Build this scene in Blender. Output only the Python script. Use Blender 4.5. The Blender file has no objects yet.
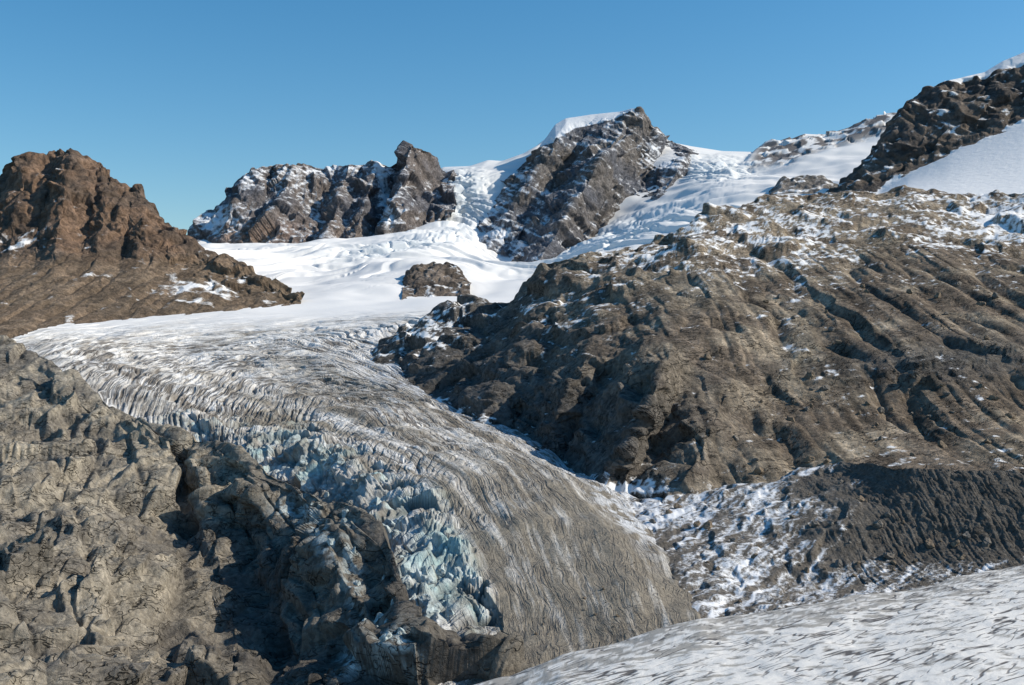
import bpy, math, random, bmesh
import numpy as np
from mathutils import Vector
random.seed(4)
F=1098.0
f32=np.float32
rng=np.random.RandomState(7)
PERM=rng.permutation(256).astype(np.int32)
GR=rng.normal(size=(256,3)).astype(f32); GR/=np.linalg.norm(GR,axis=1)[:,None]
TB=rng.rand(256,7).astype(f32)

def hsh(x,y,z,seed):
    return PERM[(PERM[(PERM[(x+seed*17)&255]+y)&255]+z+seed*5)&255]
def gn(P,seed=0):
    sh=P.shape[:-1]; q=P.reshape(-1,3).astype(f32)
    i=np.floor(q); f=(q-i).astype(f32); i=i.astype(np.int32)
    u=f*f*f*(f*(f*6-15)+10)
    out=np.zeros(len(q),f32)
    for a in (0,1):
        wa=u[:,0] if a else 1-u[:,0]
        for b in (0,1):
            wb=u[:,1] if b else 1-u[:,1]
            for c in (0,1):
                wc=u[:,2] if c else 1-u[:,2]
                g=GR[hsh(i[:,0]+a,i[:,1]+b,i[:,2]+c,seed)]
                out+=wa*wb*wc*((f[:,0]-a)*g[:,0]+(f[:,1]-b)*g[:,1]+(f[:,2]-c)*g[:,2])
    return (out*1.5).reshape(sh)
def fbm(P,oc=4,seed=0,gain=0.5):
    r=0;a=1
    for o in range(oc):
        r=r+a*gn(P*(2.03**o),seed+o); a*=gain
    return r
def ridged(P,oc=4,seed=0,gain=0.42):
    r=0;a=1
    for o in range(oc):
        n=1-2.0*np.abs(gn(P*(2.07**o),seed+o)); r=r+a*n; a*=gain
    return r-0.7
def billow(P,oc=3,seed=0,gain=0.4):
    r=0;a=1
    for o in range(oc):
        x=np.abs(gn(P*(2.1**o)+o*7.7,seed+o)); r=r+a*np.minimum(x*3.2,0.5+x*.6); a*=gain
    return r
def facets(P,size,seed=0):
    sh=P.shape[:-1]; q=(P.reshape(-1,3)/size).astype(f32)
    base=np.floor(q-0.5).astype(np.int32)
    best=np.full(len(q),9e9,f32); res=np.zeros(len(q),f32)
    for a in (0,1):
        for b in (0,1):
            for c in (0,1):
                cx=base[:,0]+a;cy=base[:,1]+b;cz=base[:,2]+c
                t=TB[hsh(cx,cy,cz,seed)]
                dx=q[:,0]-cx-(0.1+0.8*t[:,0]);dy=q[:,1]-cy-(0.1+0.8*t[:,1]);dz=q[:,2]-cz-(0.1+0.8*t[:,2])
                d=dx*dx+dy*dy+dz*dz
                h=(dx*(t[:,3]-.5)+dy*(t[:,4]-.5)+dz*(t[:,5]-.5))*1.5+(t[:,6]-.5)*0.4
                m=d<best
                best=np.where(m,d,best);res=np.where(m,h,res)
    return (res*size).reshape(sh)
def blur(h,n=1):
    for _ in range(n):
        p=np.pad(h,1,mode='edge')
        h=(p[1:-1,1:-1]*4+(p[:-2,1:-1]+p[2:,1:-1]+p[1:-1,:-2]+p[1:-1,2:])*2+p[:-2,:-2]+p[:-2,2:]+p[2:,:-2]+p[2:,2:])/16
    return h
def ledge(q,wob):
    f=q+wob; f=f-np.floor(f); return ss(0,.22,f)-f
def ss(a,b,x):
    t=np.clip((x-a)/(b-a),0,1); return t*t*(3-2*t)
def sdpoly(px,py,poly):
    d=np.full(px.shape,1e9); ins=np.zeros(px.shape,bool); n=len(poly)
    for i in range(n):
        x0,y0=poly[i];x1,y1=poly[(i+1)%n]
        ex,ey=x1-x0,y1-y0; wx,wy=px-x0,py-y0
        t=np.clip((wx*ex+wy*ey)/(ex*ex+ey*ey),0,1)
        d=np.minimum(d,(wx-ex*t)**2+(wy-ey*t)**2)
        if y1!=y0:
            c=((y0>py)!=(y1>py))&(px<(x1-x0)*(py-y0)/(y1-y0)+x0); ins^=c
    d=np.sqrt(d); return np.where(ins,d,-d)
def blob(px,py,cx,cy,rx,ry,rot=0):
    c,s=math.cos(math.radians(rot)),math.sin(math.radians(rot))
    dx,dy=px-cx,py-cy; a=(dx*c+dy*s)/rx; b=(-dx*s+dy*c)/ry
    return np.exp(-(a*a+b*b))
def gsm(a,k):
    if k<0.5: return a
    r=int(3*k)+1; x=np.arange(-r,r+1); w=np.exp(-x*x/(2*k*k)); w/=w.sum()
    ap=np.concatenate([2*a[0]-a[1:r+1][::-1],a,2*a[-1]-a[-r-1:-1][::-1]])
    return np.convolve(ap,w,'valid')

def loft(rows,ns,dens=1.0,smD=12,smY=4,top_sm=0.8,back=((250,-90),(900,-600))):
    s=np.linspace(0,1,ns); W=[]
    for k,r in enumerate(rows):
        sv=None
        if isinstance(r,tuple) and r[0]=='s': sv=np.array(r[1],float); r=r[2]
        a=np.array(r,float)
        if sv is None: sv=(a[:,0]-a[0,0])/(a[-1,0]-a[0,0])
        px=np.interp(s,sv,a[:,0]);py=np.interp(s,sv,a[:,1]);D=np.interp(s,sv,a[:,2])
        top=(k==len(rows)-1)
        D=gsm(D,smD); py=gsm(py,top_sm if top else smY)
        if len(a)<7: px=gsm(px,smY)
        W.append(np.stack([(px-512)/F*D,D,-(py-342.5)/F*D],-1))
    nr=len(W)
    if back:
        top=W[-1]
        for dy,dz in back:
            b=top.copy(); b[:,1]+=dy; b[:,0]*=(1+dy/top[:,1]); b[:,2]+=dz; W.append(b)
    W=np.array(W); out=[];T=[]
    def pr(p): return np.stack([512+p[:,0]/p[:,1]*F,342.5-p[:,2]/p[:,1]*F],-1)
    n=len(W)
    for k in range(n-1):
        d=np.linalg.norm(pr(W[k+1])-pr(W[k]),axis=1); m=int(max(6,np.percentile(d,75)*dens))
        if k>=nr-1: m=14
        m=min(m,220)
        p0=W[max(k-1,0)] ;p1=W[k];p2=W[k+1];p3=W[min(k+2,n-1)]
        if k>=nr-2: p3=p2
        if k==nr-1: p0=p1
        for j in range(m):
            u=j/m
            c=0.5*((2*p1)+(-p0+p2)*u+(2*p0-5*p1+4*p2-p3)*u*u+(-p0+3*p1-3*p2+p3)*u**3)
            out.append(c);T.append(k+u)
    out.append(W[-1]);T.append(n-1)
    return np.array(out),np.array(T),s,nr-1
def normals(P):
    du=np.gradient(P,axis=1);dv=np.gradient(P,axis=0)
    N=np.cross(du,dv); N/=np.linalg.norm(N,axis=-1,keepdims=True)+1e-9
    return N
def snormals(P,k=3):
    N=normals(P); N=np.stack([blur(N[...,i],k) for i in range(3)],-1); return N/(np.linalg.norm(N,axis=-1,keepdims=True)+1e-9)
def proj(P):
    return 512+P[...,0]/P[...,1]*F, 342.5-P[...,2]/P[...,1]*F
def make(name,P,col,snow,mat,label,cat,smooth=False,extra=None):
    nt,ns=P.shape[:2]
    me=bpy.data.meshes.new(name)
    me.vertices.add(nt*ns); me.vertices.foreach_set('co',P.reshape(-1).astype(f32))
    i=np.arange(nt*ns).reshape(nt,ns)
    q=np.stack([i[:-1,:-1],i[:-1,1:],i[1:,1:],i[1:,:-1]],-1).reshape(-1)
    nf=len(q)//4
    me.loops.add(len(q)); me.loops.foreach_set('vertex_index',q.astype(np.int32))
    me.polygons.add(nf); me.polygons.foreach_set('loop_start',(np.arange(nf)*4).astype(np.int32))
    me.polygons.foreach_set('use_smooth',np.full(nf,smooth))
    me.update(calc_edges=True)
    def ca(nm,arr):
        A=me.attributes.new(nm,'FLOAT_COLOR','POINT')
        c=np.ones((nt*ns,4),f32); c[:,:3]=arr.reshape(-1,3); A.data.foreach_set('color',c.reshape(-1))
    ca('Col',np.clip(col,0.005,1))
    A=me.attributes.new('snow','FLOAT','POINT'); A.data.foreach_set('value',np.broadcast_to(snow,(nt,ns)).reshape(-1).astype(f32))
    for k,v in (extra or {}).items(): ca(k,v)
    me.materials.append(mat)
    o=bpy.data.objects.new(name,me); bpy.context.scene.collection.objects.link(o)
    o['kind']='structure'; o['label']=label; o['category']=cat
    return o

# ---------------- materials
class NB:
    def __init__(s,name):
        s.m=bpy.data.materials.new(name); s.m.use_nodes=True; s.t=s.m.node_tree
        s.b=s.t.nodes['Principled BSDF']; s.b.inputs['Specular IOR Level'].default_value=0.15
        s.pos=s.n('ShaderNodeNewGeometry').outputs['Position']
    def n(s,t,**k):
        x=s.t.nodes.new(t)
        for a,v in k.items(): setattr(x,a,v)
        return x
    def L(s,a,b): s.t.links.new(a,b)
    def noise(s,size,detail=6,rough=0.6,vec=None):
        x=s.n('ShaderNodeTexNoise'); s.L(vec or s.pos,x.inputs['Vector'])
        x.inputs['Scale'].default_value=1/size;x.inputs['Detail'].default_value=detail;x.inputs['Roughness'].default_value=rough
        return x.outputs['Fac']
    def mr(s,v,a,b_,c,d,smooth=False):
        x=s.n('ShaderNodeMapRange')
        if smooth: x.interpolation_type='SMOOTHSTEP'
        s.L(v,x.inputs['Value'])
        for i,val in enumerate((a,b_,c,d)): x.inputs[1+i].default_value=val
        return x.outputs[0]
    def ma(s,op,a,c=0):
        x=s.n('ShaderNodeMath',operation=op)
        for i,v in enumerate((a,c)):
            if isinstance(v,(int,float)): x.inputs[i].default_value=v
            else: s.L(v,x.inputs[i])
        return x.outputs[0]
    def attr(s,nm): return s.n('ShaderNodeAttribute',attribute_name=nm)
    def mix(s,f,a,c):
        x=s.n('ShaderNodeMix',data_type='RGBA'); s.L(f,x.inputs['Factor'])
        for i,v in ((6,a),(7,c)):
            if isinstance(v,tuple): x.inputs[i].default_value=(*v,1)
            else: s.L(v,x.inputs[i])
        return x.outputs[2]
    def scale(s,c,f):
        x=s.n('ShaderNodeVectorMath',operation='SCALE'); s.L(c,x.inputs[0]); s.L(f,x.inputs['Scale']); return x.outputs[0]
    def aniso(s,rotz,sx,sy,sz,vec=None):
        x=s.n('ShaderNodeMapping'); x.vector_type='TEXTURE'; s.L(vec or s.pos,x.inputs[0]); x.inputs['Rotation'].default_value=(0,0,math.radians(rotz)); x.inputs['Scale'].default_value=(sx,sy,sz); return x.outputs[0]
def rockmat(name,sc,snowcol=(0.80,0.80,0.80),bump=1.0,snoise=0.5,contrast=1.0,crack=None,soft=.06):
    g=NB(name)
    n1=g.noise(sc*14,8,0.65); n2=g.noise(sc*2.2,8,0.7); n3=g.noise(sc*4,8,0.75)
    nz=g.n('ShaderNodeTexNoise'); g.L(g.pos,nz.inputs['Vector']); nz.inputs['Scale'].default_value=1/(sc*3)
    sc_=g.n('ShaderNodeVectorMath',operation='SCALE'); g.L(nz.outputs['Color'],sc_.inputs[0]); sc_.inputs['Scale'].default_value=sc*3
    mp=g.n('ShaderNodeVectorMath',operation='ADD'); g.L(g.pos,mp.inputs[0]); g.L(sc_.outputs[0],mp.inputs[1])
    vo=g.n('ShaderNodeTexVoronoi'); vo.feature='F1'; vo.inputs['Scale'].default_value=1/(sc*2.2); g.L(mp.outputs[0],vo.inputs['Vector'])
    var=g.ma('MULTIPLY',g.mr(n1,0.3,0.7,1-0.38*contrast,1+0.42*contrast),g.mr(n2,0.3,0.7,1-0.42*contrast,1+0.5*contrast))
    vcs=g.n('ShaderNodeSeparateColor'); g.L(vo.outputs['Color'],vcs.inputs[0])
    var=g.ma('MULTIPLY',var,g.mr(vcs.outputs[0],0,1,0.75,1.25))
    h=g.ma('ADD',g.ma('MULTIPLY',n2,1.6),g.ma('MULTIPLY',vo.outputs['Distance'],-0.6))
    h=g.ma('ADD',h,g.ma('MULTIPLY',n3,2.0))
    if crack:
        for rot,sx,sy,sz,wd in crack:
            nn=g.noise(1,3,.6,g.aniso(rot,sx,sy,sz))
            k=g.mr(g.ma('ABSOLUTE',g.ma('SUBTRACT',nn,.5)),0,wd,1,0)
            k=g.ma('MULTIPLY',k,g.mr(g.noise(sx*1.3,2,.5),.42,.52,0,1))
            var=g.ma('MULTIPLY',var,g.mr(k,0,1,1,.25)); h=g.ma('SUBTRACT',h,g.ma('MULTIPLY',k,1.2))
    col=g.scale(g.attr('Col').outputs['Color'],var)
    v=g.ma('ADD',g.attr('snow').outputs['Fac'],g.ma('MULTIPLY',g.ma('SUBTRACT',n3,0.5),snoise*2))
    mask=g.mr(v,0.5-soft,0.5+soft,0,1,True)
    g.L(g.mix(mask,col,snowcol),g.b.inputs['Base Color']); g.b.inputs['Roughness'].default_value=0.9
    bp=g.n('ShaderNodeBump'); g.L(h,bp.inputs['Height']); bp.inputs['Distance'].default_value=sc*1.2*bump
    g.L(g.mr(mask,0,1,0.9,0.2),bp.inputs['Strength']); g.L(bp.outputs[0],g.b.inputs['Normal'])
    return g.m
def icemat(name,sc,cracks=None,flow=False):
    g=NB(name)
    x=g.noise(sc,8,.7); sn=g.attr('snow').outputs['Fac']
    f=g.mr(x,.3,.7,.72,1.2)
    mm=g.n('ShaderNodeMix',data_type='FLOAT'); g.L(sn,mm.inputs[0]); g.L(f,mm.inputs[2]); mm.inputs[3].default_value=1.0
    col=g.scale(g.attr('Col').outputs['Color'],mm.outputs[0])
    h=x
    def line(vec,size3,wd,gsize,glo=.45,ghi=.58,det=3):
        nn=g.noise(1,det,.5,g.aniso(0,*size3,vec=vec))
        d=g.ma('ABSOLUTE',g.ma('SUBTRACT',nn,.5))
        return g.ma('MULTIPLY',g.mr(d,wd*.35,wd,1,0),g.mr(g.noise(gsize,3,.6),glo,ghi,0,1))
    if cracks:
        for rot,sx,sy,wd,st in cracks:
            k=g.ma('MULTIPLY',line(g.aniso(rot,1,1,1),(sx,sy,sx),wd,sx*.35,.46,.54,2.2),st)
            col=g.mix(k,col,(.13,.12,.115)); h=g.ma('SUBTRACT',h,g.ma('MULTIPLY',k,.9))
    if flow:
        uv=g.attr('flow').outputs['Color']; wt=g.n('ShaderNodeSeparateColor'); g.L(g.attr('wts').outputs['Color'],wt.inputs[0])
        for sz,wd,ch,st,gs in (((1/4.5,1/11,1),.045,0,.85,70),((1/10,1/24,1),.05,0,.6,30),((1/6,1/17,1),.03,0,.8,90),
                            ((1/30,1/1.3,1),.035,1,.8,45),((1/70,1/3.0,1),.05,1,.5,20),((1/16,1/.9,1),.025,1,.85,70),
                            ((1/12,1/9.0,1),.018,2,.7,26),((1/30,1/20.0,1),.03,2,.4,16)):
            k=g.ma('MULTIPLY',g.ma('MULTIPLY',line(uv,sz,wd,gs,.43,.55,2.5),wt.outputs[ch]),st)
            col=g.mix(k,col,(.13,.115,.10)); h=g.ma('SUBTRACT',h,g.ma('MULTIPLY',k,1.0))
    g.L(col,g.b.inputs['Base Color']); g.b.inputs['Roughness'].default_value=0.75
    bp=g.n('ShaderNodeBump'); g.L(h,bp.inputs['Height']); bp.inputs['Distance'].default_value=sc*0.8
    g.L(g.mr(sn,0,1,.8,.12),bp.inputs['Strength']); g.L(bp.outputs[0],g.b.inputs['Normal'])
    return g.m

def C(*c): return np.array(c)
def mixc(a,b,m): return a+(b-a)*m[...,None]
def rockdisp(P,N,L,amp,fac,seed,amask=1.0,strata=None,bil=None,led=None,nb=1,big=0):
    Q=P if strata is None else P@np.array(strata).T
    h=ridged(Q/L,4,seed)*amp*0.5
    W=Q+ (gn(Q/(L*0.6),seed+30)*L*0.15)[...,None]
    if bil:
        for k,(sz,am) in enumerate(bil): h=h+(billow(W/sz,2,seed+60+k)-.5)*sz*am
    for k,(sz,am) in enumerate(fac):
        x=facets(W,sz,seed+40+k)*am
        h=h+(blur(x,nb) if sz>=big else x)
    if led:
        for (dv,per,am) in led: h=h+ledge((P@np.array(dv))/per,fbm(P/(per*3.5),3,seed+7)*1.4)*am*(.4+ss(-.2,.3,fbm(P/(per*2),2,seed+9)))
    h=blur(h,1)
    return P+N*(h*amask)[...,None], h
SH=[[1,0,0.35],[0,1,0.0],[-0.45,0,1.3]]
SV=[[1.3,0,0.35],[0,1,0],[0,0,0.75]]

# ---------------- far rock wall
M2=[[(175,272,3700),(240,272,3700),(285,262,3700),(330,258,3750),(380,254,3800),(420,246,3850),(455,215,4050)],
    [(175,252,4000),(215,238,4000),(250,225,3980),(290,215,4050),(340,212,4050),(380,212,4100),(410,205,4080),(455,185,4300)],
    [(175,250,4150),(190,241,4200),(215,212,4250),(237,180,4300),(262,167,4350),(300,164,4400),(340,166,4400),(375,164,4450),(387,164,4450),(396,153,4400),(405,150,4400),(425,151,4400),(438,158,4450),(446,172,4550),(455,185,4600)]]
P,T,S,tt=loft(M2,460,1.4); px0,py0=proj(P)
cx=[175,200,222,240,262,285,300,325,340,352,368,384,398,412,430,455]; cv_=[0,40,-10,40,-30,40,-10,-50,30,-20,40,-100,80,40,-30,0]
P[...,1]-=(np.interp(px0+.3*(py0-200),cx,cv_)*1.1)
N=snormals(P)
P2,h=rockdisp(P,N,330,14,[(150,.32),(70,.24),(30,.2),(14,.16)],3,strata=SV,amask=np.where(T>=tt,.5,1)[:,None]*np.ones_like(P[...,0]),led=[((.35,0,1),40,5)],nb=0)
N2=normals(P2);px,py=proj(P2)
n=fbm(P2/160,4,11)+.5*fbm(P2@np.diag([1/60,1/60,1/30]),3,19); nf_=fbm(P2@np.diag([1/30,1/30,1/12]),3,20)
sn=.07+.38*N2[...,2]+.14*n+.2*nf_+.35*blob(px,py,216,222,26,12,-35)+.5*blob(px,py,384,190,6,40,-8)+.2*blob(px,py,330,170,60,5)+.25*blob(px,py,245,180,14,10)
col=mixc(C(.145,.125,.115),C(.12,.118,.13),ss(-.3,.3,fbm(P2/300,3,5))); col=mixc(col,C(.24,.16,.115),.7*blob(px,py,265,235,55,14))  # bluish tone in the far rock stands in for aerial haze
m_far=rockmat('far_rock_snow',5,snowcol=(.74,.76,.79),snoise=.6,soft=.2)
make('mountain',P2,col,sn,m_far,'jagged grey rock wall streaked with snow above the glacier basin','mountain')

# ---------------- central peak
M3=[[(450,290,3500),(480,295,3400),(503,305,3300),(540,296,3300),(600,275,3500),(650,240,3800),(685,206,4000),(705,190,4150)],
    [(455,250,4050),(480,240,4000),(505,238,3850),(540,222,3880),(600,200,4020),(650,180,4150),(685,165,4300),(705,170,4400)],
    [(455,248,4250),(475,222,4250),(505,195,4250),(540,172,4290),(575,160,4300),(620,145,4420),(655,145,4420),(685,154,4480),(705,162,4520)],
    [(455,247,4350),(465,228,4350),(475,212,4400),(500,185,4450),(535,154,4500),(548,138,4550),(556,126,4600),(566,120,4600),(590,116,4600),(620,113,4600),(640,108,4540),(650,120,4560),(668,137,4600),(686,148,4600),(705,158,4600)]]
P,T,S,tt=loft(M3,460,1.4); px0,py0=proj(P)
u=px0+.62*(py0-110)
P[...,1]-=1.4*np.interp(u,[480,548,575,600,634,660,690,715,735,760],[0,-20,30,-50,120,-10,-80,10,-50,0])*np.clip((py0-114)/45,0,1)
N=snormals(P)
capm=ss(-4,6,sdpoly(px0,py0,[(530,152),(548,126),(556,90),(634,90),(634,114),(605,123),(575,128),(556,141)]))
am=np.where(T>=tt-.2,.45,1)[:,None]*(1-.95*capm)
P2,h=rockdisp(P,N,300,12,[(150,.28),(70,.22),(30,.2),(14,.16)],8,strata=SH,amask=am,led=[((.6,0,1),45,6)],nb=0)
P2=P2+N*(capm*6)[...,None]
N2=normals(P2);px,py=proj(P2)
n=fbm(P2/140,4,12); W=P2@np.array([[1,0,0],[0,1,0],[.75,0,1.]]).T; n2=fbm(W/np.array([300,300,20]),3,14); n3=fbm(P2@np.array([[1,0,-.6],[0,1,0],[0,0,1.]]).T/np.array([28,200,200]),3,15)
sn=.05+.38*N2[...,2]+.12*n+.32*n2+.18*n3
sn=np.maximum(sn,ss(.1,.5,capm)*1.2)
sn+=.3*blob(px,py,665,160,24,12,25)+.2*blob(px,py,498,238,16,14,-30)+.1*ss(560,500,px)
col=mixc(C(.14,.128,.12),C(.115,.118,.133),ss(-.3,.3,fbm(P2/250,3,5)))  # blue-grey tone paints some distance haze into the peak's rock
make('mountain',P2,col,sn,m_far,'pyramid-shaped rocky summit with a thick white snow cap','mountain')

# ---------------- left brown mountain
M1=[[(-90,360,1650),(0,356,1620),(60,346,1700),(130,326,1850),(200,316,1950),(300,322,2000)],
    [(-90,305,2000),(0,296,1950),(60,288,2000),(130,290,2050),(200,292,2080),(300,312,2080)],
    [(-90,262,2350),(0,250,2300),(60,245,2250),(100,245,2280),(150,255,2250),(200,272,2250),(250,284,2200),(300,307,2130)],
    [(-90,235,2500),(0,215,2450),(60,200,2400),(100,205,2400),(150,228,2350),(200,262,2300),(250,276,2230),(300,304,2150)],
    [(-90,215,2700),(-30,190,2650),(0,179,2600),(12,168,2600),(35,155,2600),(60,151,2600),(82,154,2600),(100,165,2580),(112,178,2550),(135,190,2500),(152,206,2480),(163,222,2450),(185,238,2420),(205,254,2380),(240,268,2300),(272,285,2250),(300,302,2200)]]
P,T,S,tt=loft(M1,520,1.3); px0,py0=proj(P)
am=(.15+.85*ss(1.4,2.6,T+0*1.0))[:,None]*np.ones_like(px0); am=np.where((T>=tt)[:,None],.4,am); am=np.maximum(am,.7*blob(px0,py0,225,282,50,12,15))
rib=np.interp(px0+.2*(py0-200),[0,25,45,70,90,110,130,150,175,200,240],[0,30,-15,30,-20,20,-20,15,-15,10,0]); P[...,1]-=rib*ss(290,230,py0); N=snormals(P)
P2,h=rockdisp(P,N,150,20,[(60,.28),(28,.26),(13,.24),(6,.2)],21,strata=SV,amask=am,bil=[(60,.08)],led=[((-.3,0,1),34,7)],nb=0)
gul=np.abs(gn(P*np.array([1/45,1/400,0])+(.25*fbm(P/80,3,24))[...,None],23)); P2=P2-N*((1-am)*np.maximum(0,1-gul*4)*5)[...,None]
N2=normals(P2);px,py=proj(P2)
sn=.0+.25*N2[...,2]+.3*fbm(P2/40,4,17)+.35*blob(px,py,25,238,40,10,-10)+.3*blob(px,py,210,288,50,12)
col=mixc(C(.195,.13,.09),C(.125,.093,.072),ss(-.3,.4,fbm(P2/100,4,6)))
col=mixc(col,C(.20,.152,.105),ss(245,270,py)*.7); col=col*(1+.35*fbm(P2/np.array([25,150,60]),4,25)*ss(235,270,py))[...,None]
m_mid=rockmat('brown_rock',5,snoise=.4,soft=.1)
make('mountain',P2,col,sn,m_mid,'reddish-brown craggy mountain with scree slopes at its foot','mountain')

# ---------------- right dark mountain with snow ramp
M4=[[(800,240,2000),(900,235,1950),(1024,235,1900),(1120,240,1850)],
    [(810,210,2400),(850,203,2350),(900,200,2250),(960,198,2200),(1024,198,2150),(1120,195,2100)],
    [(820,205,2600),(845,195,2650),(880,191,2650),(910,172,2680),(950,152,2680),(1024,120,2700),(1120,85,2700)],
    [(820,200,2700),(845,188,2750),(870,170,2760),(900,140,2780),(940,118,2800),(1024,90,2820),(1120,55,2850)],
    [(820,200,2800),(840,190,2850),(858,170,2880),(878,143,2900),(890,122,2900),(905,106,2920),(925,91,2950),(945,81,2950),(960,78,2980),(985,72,3000),(1003,61,3000),(1030,50,3000),(1120,15,3000)]]
P,T,S,tt=loft(M4,420,1.4); N=normals(P); px0,py0=proj(P)
am=(ss(1.9,2.15,T))[:,None]*np.ones_like(px0); am=np.where((T>=tt)[:,None],.4,am)
wob=3*fbm(P/60,3,9)
cap=ss(-2,3,sdpoly(px0,py0,[(930,85),(960,82),(985,79),(1000,72),(1020,66),(1130,32),(1130,-40),(930,-40)])+wob)
P2,h=rockdisp(P,N,170,20,[(80,.26),(36,.26),(16,.22)],27,strata=SH,amask=am*(1-.9*cap),led=[((.5,0,1),40,8)])
N2=normals(P2);px,py=proj(P2)
ramp=1-ss(1.93,2.03,T[:,None]+.10*fbm(P2/60,4,4))
sn=.08+.3*N2[...,2]+.35*fbm(P2/40,4,18); sn=np.maximum(sn,ramp*1.3); sn=np.maximum(sn,cap*1.2)
col=mixc(C(.095,.083,.076),C(.14,.115,.095),ss(-.3,.4,fbm(P2/120,4,6)))
m_dark=rockmat('dark_rock',6,snoise=.4,soft=.1)
make('mountain',P2,col,sn,m_dark,'dark rock shoulder with snowy crest above a bright snow ramp','mountain')

# ---------------- glacier
s5=[0,.10,.40,.72,1]
G=[('s',s5,[(440,705,402),(470,702,405),(560,700,410),(640,690,415),(740,675,420)]),
   ('s',s5,[(432,672,432),(488,660,440),(565,656,445),(645,642,452),(715,622,470)]),
   ('s',s5,[(412,638,472),(475,608,485),(545,590,500),(625,575,515),(700,595,525)]),
   ('s',s5,[(388,582,535),(440,550,550),(515,520,590),(590,510,620),(668,545,612)]),
   ('s',s5,[(352,524,635),(400,490,650),(470,465,700),(545,462,725),(635,505,702)]),
   ('s',s5,[(302,505,705),(335,458,740),(400,430,820),(480,430,860),(592,474,800)]),
   ('s',s5,[(245,480,765),(270,440,810),(350,405,950),(430,405,980),(530,437,920)]),
   ('s',s5,[(190,460,800),(215,425,860),(270,388,1060),(350,376,1110),(450,405,1040)]),
   ('s',s5,[(90,415,880),(130,385,1000),(220,366,1200),(320,356,1250),(410,380,1180)]),
   ('s',s5,[(0,365,1100),(60,350,1200),(180,346,1400),(300,339,1450),(410,348,1400)]),
   [(20,335,1600),(100,332,1650),(250,326,1700),(350,320,1750),(460,314,1750),(560,312,1700)],
   [(120,306,2100),(280,302,2200),(400,300,2200),(560,297,2150),(700,292,2000)],
   [(160,274,2700),(250,272,2800),(330,272,2850),(380,260,2850),(440,260,2850),(520,274,2800),(600,266,2700),(760,250,2500)],
   [(175,254,3300),(300,252,3400),(350,242,3450),(400,240,3400),(450,242,3400),(480,260,3350),(520,268,3200),(565,256,3300),(640,230,3200),(700,212,3100),(760,205,3000),(900,205,2800)],
   [(180,246,3900),(300,242,4000),(400,232,4050),(440,218,4100),(470,220,4150),(505,256,3750),(560,246,3850),(660,200,4000),(720,182,3900),(800,184,3800),(920,182,3600)],
   [(185,240,4500),(300,225,4500),(420,195,4450),(446,178,4400),(480,176,4400),(520,165,4550),(550,155,4650),(640,145,4700),(690,158,4400),(757,170,4300),(800,160,4300),(930,145,4200)],
   [(185,240,4900),(300,210,4900),(420,180,4850),(443,167,4800),(470,166,4800),(488,160,4800),(502,161,4800),(530,151,4800),(545,139,4800),(600,135,4900),(660,140,4850),(690,146,4700),(722,151,4700),(757,152,4700),(763,143,4700),(785,139,4700),(800,136,4700),(835,132,4700),(850,128,4700),(870,117,4700),(893,112,4700),(930,108,4700),(960,107,4700)]]
P,T,S,tt=loft(G,800,1.35,smD=12,smY=8,top_sm=1.5); N=normals(P); px0,py0=proj(P)
TT=T[:,None]*np.ones_like(px0); SS=S[None,:]*np.ones_like(px0)
st=lambda a,b,sd,oc=3: fbm(np.stack([SS*a,TT*b,np.zeros_like(SS)],-1),oc,sd)
warp=st(5,1.5,50,3)+.25*st(18,4,51,3)
low=1-ss(6.0,7.5,TT); mid=ss(5.6,7.2,TT)*(1-ss(9.6,10.8,TT)); up=ss(9.2,11.0,TT)
rid=lambda a,b,sd: np.abs(gn(np.stack([(SS+.03*warp)*a,(TT+.25*warp)*b,np.full_like(SS,3.3)],-1),sd))
flow=rid(15,.9,60)*1.0+rid(36,2.2,61)*.45
Tb=TT+1.3*(SS-.5)**2*2+.10*warp
cv=np.abs(gn(np.stack([SS*4,Tb*9,np.zeros_like(SS)],-1),62)); cv2=np.abs(gn(np.stack([SS*8,Tb*20,np.ones_like(SS)],-1),63))
crev=np.maximum(0,1-cv*8)*1.0+np.maximum(0,1-cv2*7)*.5
edge=1-ss(.10,.23,SS+.08*warp)
serac=np.clip(edge*ss(.9,1.6,TT)*(1-ss(6.9,7.8,TT))*(.35+1.0*ss(-.15,.3,fbm(P/50,3,86)))+.6*blob(px0,py0,310,450,45,26,25)+.6*blob(px0,py0,440,565,34,42),0,1)
wall=(1-ss(.09,.14,SS))*ss(.8,1.4,TT)*(1-ss(7.0,8.0,TT))
nose=(1-ss(2.6,4.8,TT+1.2*(.5-SS)+.5*warp))*ss(.10,.20,SS+.05*warp)
Df=P[...,1]/700
pat=.35+.65*ss(-.25,.25,fbm(P/60,3,68))
h=flow*2.8*pat*low*(1-.8*serac)*(1-.6*nose) - crev*3.2*pat*mid*Df - crev*1.2*low*(1-nose)
h+= fbm(P/70,4,66)*4*(low+mid)+fbm(P/14,4,67)*.8*(low+.4*mid)
Pz=P+(gn(P/16,90)*6)[...,None]; Pz=Pz@np.array([[1,0,.25],[0,1,0],[0,0,.6]]).T
bigf=1+.7*blob(px0,py0,435,570,45,50)
sf=facets(Pz,34,69)*.42*bigf+facets(Pz,15,70)*.40+facets(Pz,7,71)*.22+facets(P,3.6,72)*.12+(billow(Pz/np.array([14,14,18]),2,76)-.5)*5
h+=blur(sf,1)*np.clip(serac,0,1)
ice=1.3*blob(px0,py0,462,198,26,32)+blob(px0,py0,715,168,34,12)+.8*blob(px0,py0,620,235,70,12,-20)+.7*blob(px0,py0,400,246,70,7,-10)+.4*blob(px0,py0,540,245,50,10)
icl=np.clip(ice,0,1)*ss(11.8,12.6,TT)
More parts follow.
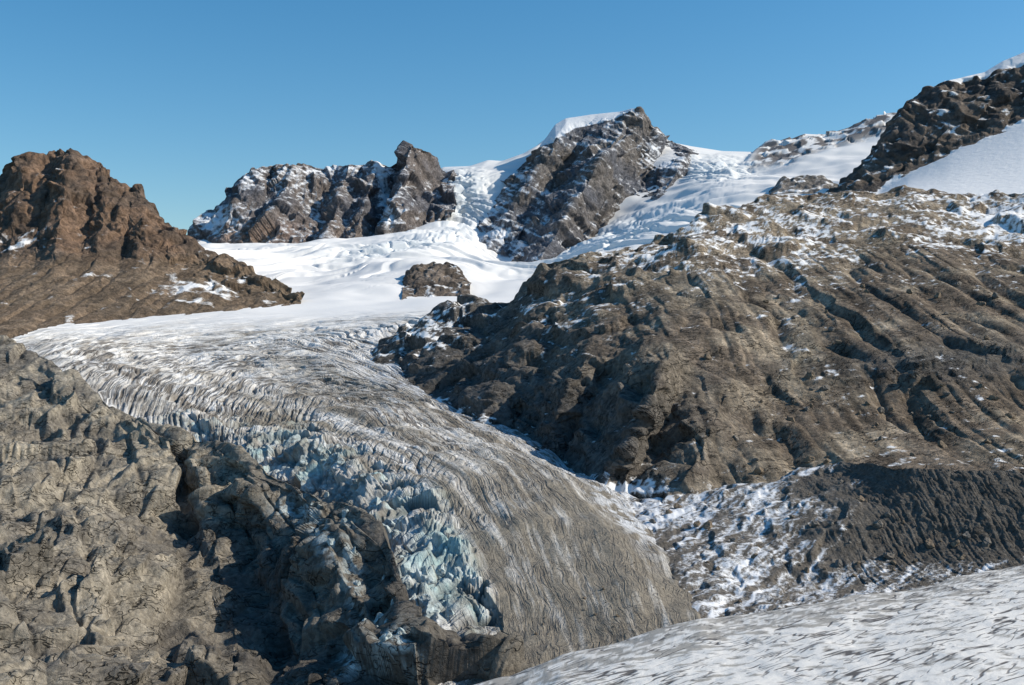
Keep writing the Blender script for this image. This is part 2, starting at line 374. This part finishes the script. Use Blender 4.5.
stp=np.abs(gn(np.stack([SS*16,Tb*7,np.zeros_like(SS)],-1),79)); stp2=np.abs(gn(np.stack([SS*34,Tb*18,np.zeros_like(SS)],-1),78))
h+=up*(fbm(P/np.array([300,260,160]),3,73)*20)*ss(16,15,TT)*ss(10,12,TT)+icl*(facets(P@np.diag([1,1,1.6]),60,74)*.16+facets(P,26,75)*.16-np.maximum(0,1-stp*6)*28-np.maximum(0,1-stp2*6)*16)*(1-ss(15.2,15.8,TT))
cb=np.abs(gn(np.stack([SS*7,Tb*9,np.zeros_like(SS)+.5],-1),77)); h-=up*ss(14.2,12.8,TT)*np.maximum(0,1-cb*10)*14*np.clip(blob(px0,py0,290,262,120,15,4)+.6*blob(px0,py0,520,262,60,12),0,1)
tr=ledge(Tb*4.5,.5*st(4,3,180)); h+=blur(up*ss(14.6,13.6,TT)*ss(11.4,12.2,TT)*tr*16,1)
rockband=ss(14.6,15.3,TT)*ss(-6,6,sdpoly(px0,py0,[(750,165),(757,150),(770,128),(895,100),(960,95),(930,125),(860,138),(820,150),(790,166)]))
h+=rockband*facets(P,60,76)*.3
P2=P+N*h[...,None]
P2[...,2]-=7*ss(.94,1,SS)*low
N2=normals(P2);px,py=proj(P2)
white=C(.80,.79,.775); grey=C(.50,.475,.435); dirt=C(.245,.217,.175); blue=C(.36,.51,.51)
n1=fbm(P2/35,4,80); stk=st(18,.7,81,4); stk2=st(46,2,82,4)
dd=low*.44+mid*.30*(1-.8*ss(7.4,9.2,TT))+nose*.46
dd=dd+.75*stk*(low+mid*.6)*(1-.3*nose)+.18*n1*(low+mid*1.2)+.32*stk2*low
dd=dd+.25*ss(.8,.97,SS)*low*ss(4,3,TT)
dd-=.35*serac*(1-nose)
dust=ss(.74,.87,SS+.06*warp)*ss(2.0,3.2,TT)*(1-ss(8.3,9,TT))
dd=np.clip(dd,0,1.3)
col=mixc(white*np.ones_like(P2),grey,np.clip(dd*2,0,1)); col=mixc(col,dirt,ss(.42,.95,dd))
col=mixc(col,C(.72,.74,.77),dust*ss(-.35,.1,fbm(P2/10,4,87)+.2*warp+.3*(SS-.85))*.92)
crk=np.clip(crev*1.3,0,1)*(mid*.6*pat+low*.3*(1-nose)); col=mixc(col,C(.17,.16,.15),crk*.7)
bl=np.clip(serac*(.22+.85*fbm(P2/20,3,83)+.15*wall+.65*blob(px,py,430,565,38,60,20)+.25*blob(px,py,310,455,50,25)),0,1); col=mixc(col,blue,bl*.9)
sd_=np.clip(serac*ss(-.1,.25,fbm(P2/14,4,84)+.05),0,1)*(1-.65*blob(px,py,435,570,36,60)); col=mixc(col,C(.24,.215,.18),sd_*.85)
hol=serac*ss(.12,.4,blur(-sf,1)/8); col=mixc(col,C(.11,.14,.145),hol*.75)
ds=ss(.25,.6,1-np.abs(SS-.16-.03*(TT-8)+.03*warp)/.05)*ss(6.0,7.2,TT)*(1-ss(9.2,9.9,TT)); col=mixc(col,C(.24,.205,.165),ds*.8*ss(-.3,.2,st(30,6,88,3)))
col=mixc(col,C(.62,.70,.76),up*.6*icl)
rk=np.clip(rockband*ss(-.25,.05,fbm(P2/60,4,85)),0,1); col=mixc(col,C(.17,.155,.15),rk)
snowy=np.clip(up-rk-.5*icl,0,1)
fl=np.stack([SS+.03*warp,Tb,0*SS],-1)
wts=np.stack([np.clip(mid+.35*low*(1-nose),0,1)*(1-.5*serac)*(1-.5*ss(8.6,10.2,TT)),low*(1-.6*serac)*(1-.5*nose)+.15*mid,low*(1-serac)*(.3+.3*nose)],-1)
m_ice=icemat('glacier_ice',2.2,flow=True)
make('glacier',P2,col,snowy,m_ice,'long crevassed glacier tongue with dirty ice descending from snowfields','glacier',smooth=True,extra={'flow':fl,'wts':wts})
GL=(P2,px,py)

def outcrop(poly_rows,ns,seed,L,amp,fac,colr,mat,label,snb=0.05,name='rock_outcrop',bk=((60,-10),(260,-90))):
    P,T,S,tt=loft(poly_rows,ns,1.4,smD=5,smY=3,top_sm=1,back=bk); N=normals(P)
    P2,h=rockdisp(P,N,L,amp,fac,seed,bil=[(L*.5,.2)]); N2=normals(P2)
    sn=snb+.35*N2[...,2]+.3*fbm(P2/(L*.5),4,seed)
    col=mixc(C(*colr)*.8,C(*colr)*1.2,ss(-.3,.3,fbm(P2/L,3,seed+1)))
    o=make(name,P2,col,sn,mat,label,'rock'); del o['kind']; return o
outcrop([[(400,320,2000),(412,335,1950),(440,335,1950),(470,325,2000)],[(402,290,2350),(412,299,2280),(440,299,2280),(470,290,2340)],[(402,284,2480),(407,272,2480),(418,265,2490),(436,262,2500),(452,265,2490),(462,272,2470),(470,284,2450)]],110,31,60,6,[(30,.24),(13,.24)],(.15,.122,.10),m_mid,'dark rounded rock island rising out of the snow basin')
outcrop([[(770,205,3000),(785,210,2950),(820,210,2950),(842,204,3000)],[(770,192,3300),(783,180,3350),(800,177,3350),(825,177,3350),(842,190,3300)]],80,33,70,12,[(30,.3),(13,.3)],(.17,.155,.14),m_mid,'low grey rock ledge showing through upper snow')

# ---------------- big rocky ridge
M5=[[(345,420,1120),(400,440,1020),(450,470,880),(520,490,800),(600,540,660),(640,545,640),(700,545,620),(760,540,620),(860,540,600),(1024,540,570),(1130,540,560)],
    [(345,408,1160),(400,415,1090),(450,440,950),(520,455,870),(600,490,745),(640,502,705),(700,500,680),(760,490,690),(860,475,690),(1024,472,650),(1130,470,640)],
    [(345,398,1220),(390,398,1160),(450,418,1010),(520,425,930),(600,440,815),(700,425,770),(800,405,820),(900,412,800),(1024,405,780),(1130,400,780)],
    [(345,392,1260),(380,385,1220),(450,390,1110),(500,380,1050),(560,372,970),(610,365,900),(660,357,860),(720,348,900),(800,325,1000),(900,328,940),(1024,332,920),(1130,330,920)],
    [(345,388,1300),(375,372,1270),(440,345,1290),(500,330,1300),(530,305,1270),(600,292,1190),(700,262,1230),(800,240,1350),(900,235,1350),(1024,245,1300),(1130,245,1280)],
    [(345,384,1330),(362,360,1350),(385,340,1390),(405,329,1430),(430,315,1460),(470,300,1500),(500,303,1480),(512,298,1450),(525,278,1400),(545,262,1390),(570,255,1390),(600,257,1390),(640,249,1420),(670,239,1450),(700,216,1530),(740,205,1580),(775,193,1620),(800,195,1640),(830,192,1650),(880,192,1680),(920,190,1680),(970,197,1660),(1024,193,1620),(1130,184,1550)]]
P,T,S,tt=loft(M5,840,1.25,smD=20,smY=10); px0,py0=proj(P)
bays=np.interp(px0+.5*(py0-400),[345,400,450,490,530,560,600,640,680,720,760,800],[0,18,-18,26,-24,24,-32,42,-20,20,-8,0])*np.clip(blob(px0,py0,560,400,150,75,12)*1.4,0,1); P[...,1]-=blur(bays,4)*1.4
N=snormals(P,8)
crag=ss(3.5,4.2,T)[:,None]*np.ones_like(px0)
w0=.3*fbm(P/60,3,89)
left=np.clip(blob(px0,py0,450,400,130,75)+.8*blob(px0,py0,650,450,60,40)+.9*blob(px0,py0,590,380,90,90),0,1)
cl=np.clip(ss(.25,.75,crag*.8+w0)+left+.9*blob(px0,py0,950,360,110,22,-4)+.6*blob(px0,py0,800,350,20,50,15),0,1)
am=.06+.94*cl; am=np.where((T>=tt)[:,None],.5,am)
P2,h=rockdisp(P,N,130,8,[(60,.30),(28,.26),(12,.18),(5,.13)],51,strata=[[1,0,.2],[.1,1,.1],[-.2,0,.9]],amask=am*(.85+.35*left),led=[((.25,.1,1),26,2.5)],nb=2,big=20)
gul=np.abs(gn(P*np.array([1/60,1/500,0])+(.2*fbm(P/110,3,92))[...,None],90)); g2=np.abs(gn(P*np.array([1/16,1/260,0])+(.25*fbm(P/50,3,93))[...,None],99))
sc_=(1-am)
P2=P2-N*(sc_*(np.maximum(0,1-gul*4)*8+np.maximum(0,1-g2*4)*1.8))[...,None]
P2=P2+N*(sc_*fbm(P/10,4,190)*.6)[...,None]
N2=normals(P2);px,py=proj(P2)
n=fbm(P2/45,5,91); n2=fbm(P2/9,4,92)
sn=-.12+.34*N2[...,2]+.20*n+.30*n2
ridgeY=np.interp(px,[345,470,525,600,700,775,1130],[384,300,278,257,216,191,191])
near=py-ridgeY
sn+=.20*np.exp(-(np.maximum(near,0)/55)**2)*ss(520,640,px)
sn+=.36*blob(px,py,430,330,75,24,-20)+.48*blob(px,py,480,432,85,20,22)+.55*blob(px,py,630,492,120,16,6)+.18*blob(px,py,760,250,120,35)+.24*blob(px,py,1000,225,60,30)+.2*blob(px,py,560,320,40,40)+.24*blob(px,py,795,300,10,60,12)
tan=C(.28,.23,.17); brown=C(.165,.13,.097); gr=C(.10,.096,.092)
col=mixc(brown,tan,ss(-.15,.45,fbm(P2/60,4,93)+cl*.3)); col=mixc(col,gr,.9*np.clip(ss(640,450,px)+blob(px,py,950,360,110,22,-4)+blob(px,py,620,430,100,80),0,1))
col=mixc(col,C(.31,.27,.21),.7*np.clip(blob(px,py,800,350,20,40,15)+blob(px,py,690,290,40,20),0,1))
gs=fbm(P*np.array([1/12,1/200,0])+(.25*fbm(P/40,3,191))[...,None],4,94); col=col*(1+.75*gs*(1-cl))[...,None]
m_ridge=rockmat('ridge_rock',1.8,snoise=.45,soft=.1,crack=[(35,26,9,8,.025)])
make('hill',P2,col,sn,m_ridge,'broad brown rocky ridge with scree and patches of snow','hill')
RID=(P2,px,py)

# ---------------- moraine
MO=[[(540,690,400),(640,680,400),(700,670,400),(850,650,400),(1024,610,440),(1130,600,440)],
    [(560,665,450),(650,648,452),(700,632,455),(850,615,460),(1024,590,490),(1130,590,490)],
    [(585,610,560),(662,604,512),(700,598,510),(800,590,530),(850,580,535),(940,560,545),(1024,556,535),(1130,550,530)],
    [(580,540,690),(645,536,610),(700,542,590),(760,530,600),(850,510,600),(920,512,580),(1024,514,560),(1130,510,550)],
    [(560,480,800),(600,490,750),(640,500,705),(700,492,700),(760,482,705),(840,462,705),(870,464,650),(900,468,615),(960,470,600),(1024,470,590),(1130,465,580)]]
P,T,S,tt=loft(MO,640,1.2,smD=14,smY=8,back=((60,-15),(160,-60))); N=normals(P); px0,py0=proj(P)
blk=ss(800,890,px0+60*fbm(P/25,4,88)+.35*(525-py0))
P2,h=rockdisp(P,N,45,5,[(16,.20),(7,.20),(3,.2)],61,amask=1-.7*blk)
rq=np.stack([P[...,0]/5+P[...,1]/200,P[...,1]/70,P[...,2]*0],-1)+(.22*fbm(P/11,3,97))[...,None]
rill=np.abs(gn(rq,95)); rill2=np.abs(gn(rq*2.3+4,96)); P2=P2-N*(blk*(np.maximum(0,1-rill*3)*.7+np.maximum(0,1-rill2*3)*.4))[...,None]+N*(blk*fbm(P/4,3,198)*.5)[...,None]
N2=normals(P2);px,py=proj(P2)
wv=(fbm(P2/18,3,98)*5)
Wm=np.stack([(.6*P2[...,0]+.8*P2[...,1])/60,(.8*P2[...,0]-.6*P2[...,1]+wv)/5,P2[...,2]*0],-1)
n=fbm(Wm,5,96)+.15*fbm(P2/5,4,97)
sn=.24+.16*N2[...,2]+.46*n-.66*blk*(1-ss(540,575,py+.06*(px-900)))+.08*blob(px,py,740,500,90,24)+.08*blob(px,py,780,590,110,16)+.18*blob(px,py,640,510,50,25)
sn-=.35*blob(px,py,655,570,24,34)
col=mixc(C(.14,.124,.106)*np.ones_like(P2),C(.10,.09,.078),blk)
m_mor=rockmat('moraine_debris',.6,snowcol=(.72,.735,.76),snoise=.75,soft=.2)
make('moraine',P2,col,sn,m_mor,'dark rubble moraine dusted with snow beside the glacier','moraine')
MOR=(P2,px,py)

# ---------------- left foreground rock
M0=[[(-120,800,350),(100,800,360),(200,800,380),(300,800,370),(560,800,350)],
    [(-120,690,400),(60,690,415),(180,690,455),(270,692,465),(340,700,425),(400,700,400),(480,712,395),(560,720,390)],
    [(-120,600,480),(0,600,490),(100,605,500),(190,605,560),(265,610,560),(330,625,500),(400,650,440),(480,685,418),(560,700,405)],
    [(-120,490,640),(0,490,650),(100,500,665),(180,515,695),(250,530,670),(310,550,580),(400,612,470),(480,668,430),(560,692,415)],
    [(-120,400,850),(0,410,820),(60,425,810),(130,450,780),(200,468,740),(260,490,680),(320,520,610),(385,575,510),(420,630,465),(480,658,438),(560,688,420)],
    [(-120,325,1120),(0,340,1010),(30,350,980),(60,368,930),(90,392,880),(130,412,840),(155,428,800),(200,440,775),(235,446,745),(262,468,705),(300,488,668),(345,504,612),(378,524,570),(394,556,525),(402,588,500),(412,615,476),(440,634,458),(470,650,443),(505,667,432),(560,686,420)]]
P,T,S,tt=loft(M0,800,1.25,smD=9,smY=5,top_sm=3,back=((60,-25),(160,-90))); px0,py0=proj(P)
ribs=np.interp(px0-.25*(py0-500),[150,180,210,235,260,290,320,350,380,420],[0,-12,12,-11,12,-12,10,-8,6,0]); P[...,1]-=blur(ribs*.9*ss(tt,tt-1,T)[:,None],4)
N=snormals(P,5)
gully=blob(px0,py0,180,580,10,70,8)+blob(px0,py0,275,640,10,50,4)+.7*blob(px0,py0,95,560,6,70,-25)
am=np.where(T>=tt-.5,.45,1)[:,None]*np.ones_like(px0)
Q=P@np.array([[1,0,-.55],[0,.9,.1],[.45,0,.8]]).T
Wq=Q+(gn(Q/60,3)*8)[...,None]
lw=.35+.65*ss(-.2,.25,fbm(P/45,2,75))
h=facets(Wq@np.diag([1,1,1.3]),60,69)*.30+facets(Wq@np.diag([1,1,1.4]),28,70)*.27+fbm(Q/70,3,74)*5
h+=ledge((P@np.array([.5,.1,1]))/15,fbm(P/60,3,140)*1.6)*2.5*lw+ledge((P@np.array([-1,.2,.6]))/26,fbm(P/60,3,141)*1.6)*5*lw
h=blur(h,2)+facets(Wq@np.diag([1,1,1.4]),12,71)*.15+facets(Wq,5,72)*.10
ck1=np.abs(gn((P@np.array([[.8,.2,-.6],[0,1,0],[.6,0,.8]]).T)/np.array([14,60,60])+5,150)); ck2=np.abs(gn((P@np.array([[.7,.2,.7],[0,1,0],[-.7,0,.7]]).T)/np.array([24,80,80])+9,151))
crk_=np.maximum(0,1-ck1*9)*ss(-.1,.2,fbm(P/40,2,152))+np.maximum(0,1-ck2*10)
h-=gully*7+crk_*2.2
h=blur(h,1)
P2=P+N*(h*am)[...,None]
N2=normals(P2);px,py=proj(P2)
sn=-.25+.25*N2[...,2]+.25*fbm(P2/18,4,97)+.3*blob(px,py,330,540,60,25,20)+.25*blob(px,py,380,640,60,40)
col=mixc(C(.31,.272,.215),C(.19,.17,.143),ss(-.3,.35,fbm(P2/35,5,98)))
dk=np.clip(gully*.5+.25*crk_+.58*ss(180,260,px+.2*(py-500))*ss(440,540,py),0,.8); col=mixc(col,C(.08,.073,.066),dk)  # gullies and cliff under the ice get shade painted into colour; cracks dark too
drip=np.clip(blob(px,py,352,665,14,14)+blob(px,py,395,650,20,22)+.8*blob(px,py,318,530,10,34,-20)+.8*blob(px,py,352,570,9,44,-5)+.6*blob(px,py,290,510,20,12,20),0,1)
col=mixc(col,C(.54,.62,.63),np.clip(drip*ss(-.15,.12,fbm(P2/6,4,9)),0,1))
m_fg=rockmat('cracked_rock',1.2,snoise=.3,bump=.75,contrast=.8,crack=[(30,30,9,14,.014),(-40,34,22,9,.012)])
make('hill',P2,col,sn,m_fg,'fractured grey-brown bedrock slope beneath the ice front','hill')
LFT=(P2,px,py)

# ---------------- foreground snow
FG=[[(-3000,2800,50),(512,2200,50),(4000,2200,50)],
    [(200,900,190),(700,880,190),(1300,860,190)],
    [(330,775,262),(600,765,262),(850,750,262),(1200,735,262)],
    [(420,732,315),(600,714,310),(850,676,320),(1200,645,320)],
    [(440,726,338),(510,703,348),(560,680,362),(610,664,374),(650,652,385),(700,638,395),(780,626,407),(850,611,422),(905,604,432),(950,591,450),(1024,574,480),(1100,562,495),(1300,545,515)]]
P,T,S,tt=loft(FG,760,1.1,smD=14,smY=6,top_sm=1.5,back=((45,-5),(120,-40))); N=normals(P)
fade=ss(1.2,2.2,T)[:,None]
h=fbm(P/30,4,103)*1.0+fbm(P/5,4,104)*.16*fade
P2=P+N*h[...,None]; px,py=proj(P2)
rim=ss(3.6,4.05,T)[:,None]*np.ones_like(px)
dn=ss(.05,.4,fbm(P2/np.array([9,5,5]),5,105)-.20+.5*rim)
col=mixc(C(.80,.77,.725)*np.ones_like(P2),C(.27,.245,.21),np.clip(dn*.75,0,1))
m_sn=icemat('old_snow',.8,cracks=[(38,46,9,.020,1.),(43,26,6,.022,.8),(34,80,14,.013,1.)])
make('snow_ground',P2,col,np.full(P2.shape[:2],.65),m_sn,'flat snow-covered ice with thin cracks and dirt specks','snow',smooth=True)

me=bpy.data.meshes.new('ground'); R=30000
me.from_pydata([(-R,-R,-640),(R,-R,-640),(R,R,-640),(-R,R,-640)],[],[(0,1,2,3)])
g=NB('valley_floor'); g.L(g.mix(g.noise(400,6,.6),(.08,.07,.05),(.2,.17,.13)),g.b.inputs['Base Color'])
me.materials.append(g.m); o=bpy.data.objects.new('ground',me); bpy.context.scene.collection.objects.link(o); o['kind']='structure'; o['label']='bare brown valley floor below the mountains'; o['category']='ground'

# ---------------- boulders and serac towers
def stone(seed,kind):
    bm=bmesh.new(); bmesh.ops.create_icosphere(bm,subdivisions=4,radius=1)
    co=np.array([v.co[:] for v in bm.verts]); r=np.random.RandomState(seed)
    for k in range(11):
        n=r.normal(size=3); n/=np.linalg.norm(n); d=r.uniform(.45,.8)
        t=co@n; co=co-np.maximum(0,t-d)[:,None]*n
    if kind=='s':
        co[:,2]*=1.7; co[:,:2]*=(1.15-.28*co[:,2])[:,None]
    co+=(co/np.linalg.norm(co,axis=1)[:,None])*(fbm(co*2.2,4,seed)*.16)[:,None]
    for v,c in zip(bm.verts,co): v.co=c
    me=bpy.data.meshes.new('boulder' if kind=='b' else 'serac'); bm.to_mesh(me); bm.free(); return me
def simplemat(name,a,b,sz):
    g=NB(name); tc=g.n('ShaderNodeTexCoord').outputs['Object']
    nn=g.noise(sz,8,.7,tc); g.L(g.mix(g.mr(nn,.35,.65,0,1),a,b),g.b.inputs['Base Color']); g.b.inputs['Roughness'].default_value=.85
    bp=g.n('ShaderNodeBump'); g.L(nn,bp.inputs['Height']); bp.inputs['Distance'].default_value=.4; g.L(bp.outputs[0],g.b.inputs['Normal']); return g.m
mb=[simplemat('boulder_brown',(.12,.09,.065),(.27,.215,.155),.5),simplemat('boulder_grey',(.10,.09,.08),(.24,.215,.185),.5)]
ms=simplemat('serac_ice',(.17,.18,.17),(.60,.69,.69),.7)
bmes=[stone(i,'b') for i in range(5)]
for i,m in enumerate(bmes): m.materials.append(mb[i%2])
smes=[stone(20+i,'s') for i in range(4)]
for m in smes: m.materials.append(ms)
def place(src,poly,cnt,sizes,meshes,name,label,cat,group,sink=.25):
    P2,px,py=src; idx=np.argwhere(sdpoly(px,py,poly)>0)
    for k in range(cnt):
        i,j=idx[rng.randint(len(idx))]; p=P2[i,j]
        s=sizes[0]+(sizes[1]-sizes[0])*rng.rand()**2.5
        o=bpy.data.objects.new(name,meshes[rng.randint(len(meshes))]); bpy.context.scene.collection.objects.link(o)
        o.location=(p[0],p[1],p[2]+s*sink); o.scale=(s*rng.uniform(.8,1.3),s*rng.uniform(.8,1.2),s*rng.uniform(.65,1))
        o.rotation_euler=(rng.uniform(-.4,.4),rng.uniform(-.4,.4),rng.uniform(0,6.28)) if name=='boulder' else (rng.uniform(-.3,.3),rng.uniform(-.3,.3),rng.uniform(0,6.28))
        o['label']=label;o['category']=cat;o['group']=group
place(RID,[(700,300),(1024,260),(1020,460),(880,455),(720,480)],90,(1.2,5),bmes,'boulder','angular brown boulder lying on the scree slope','boulder','boulders on the scree slope')
place(MOR,[(640,510),(850,480),(1020,545),(900,575),(700,610)],70,(.8,3.2),bmes,'boulder','angular grey boulder on snow-dusted moraine rubble','boulder','boulders on the moraine')
place(GL,[(520,640),(560,590),(640,560),(680,600),(640,630)],25,(.4,1.4),bmes,'boulder','small grey boulder on debris-covered ice','boulder','boulders on the glacier')
place(GL,[(270,452),(300,440),(350,465),(410,520),(435,560),(470,600),(465,640),(425,630),(395,570),(345,505),(290,480)],30,(2.5,7),smes,'serac','pale blue-grey ice tower at the broken glacier edge','ice tower','seracs along the ice front',.0)
place(LFT,[(300,500),(345,510),(390,560),(410,620),(420,660),(340,670),(350,600)],26,(1,3.6),smes,'serac','fallen pale blue ice block resting on the cliff','ice block','ice blocks on the cliff',.1)

# ---------------- light, sky, camera
EL,AZ=math.radians(35),math.radians(90)
w=bpy.data.worlds.new('World'); bpy.context.scene.world=w; w.use_nodes=True
bg=w.node_tree.nodes['Background']; sk=w.node_tree.nodes.new('ShaderNodeTexSky'); sk.sky_type='NISHITA'; sk.sun_disc=False
sk.sun_elevation=EL; sk.sun_rotation=AZ; sk.altitude=1500; sk.air_density=1.3; sk.dust_density=1.6; sk.ozone_density=3.2
hs=w.node_tree.nodes.new('ShaderNodeHueSaturation'); hs.inputs['Saturation'].default_value=1.33; hs.inputs['Hue'].default_value=.493
w.node_tree.links.new(sk.outputs[0],hs.inputs['Color']); w.node_tree.links.new(hs.outputs[0],bg.inputs[0]); bg.inputs[1].default_value=.13
sd=bpy.data.lights.new('sun','SUN'); sd.energy=5.0; sd.angle=math.radians(.5); sd.color=(1,.91,.76)
so=bpy.data.objects.new('sun',sd); bpy.context.scene.collection.objects.link(so)
d=Vector((math.sin(AZ)*math.cos(EL),math.cos(AZ)*math.cos(EL),math.sin(EL))); so.rotation_euler=d.to_track_quat('Z','Y').to_euler()
cd=bpy.data.cameras.new('camera'); co=bpy.data.objects.new('camera',cd); bpy.context.scene.collection.objects.link(co)
co.rotation_euler=(math.radians(90),0,0); cd.lens=36*F/1024; cd.sensor_width=36; cd.clip_start=1; cd.clip_end=60000
bpy.context.scene.camera=co
vs=bpy.context.scene.view_settings; vs.view_transform='Standard'; vs.look='None'; vs.exposure=0
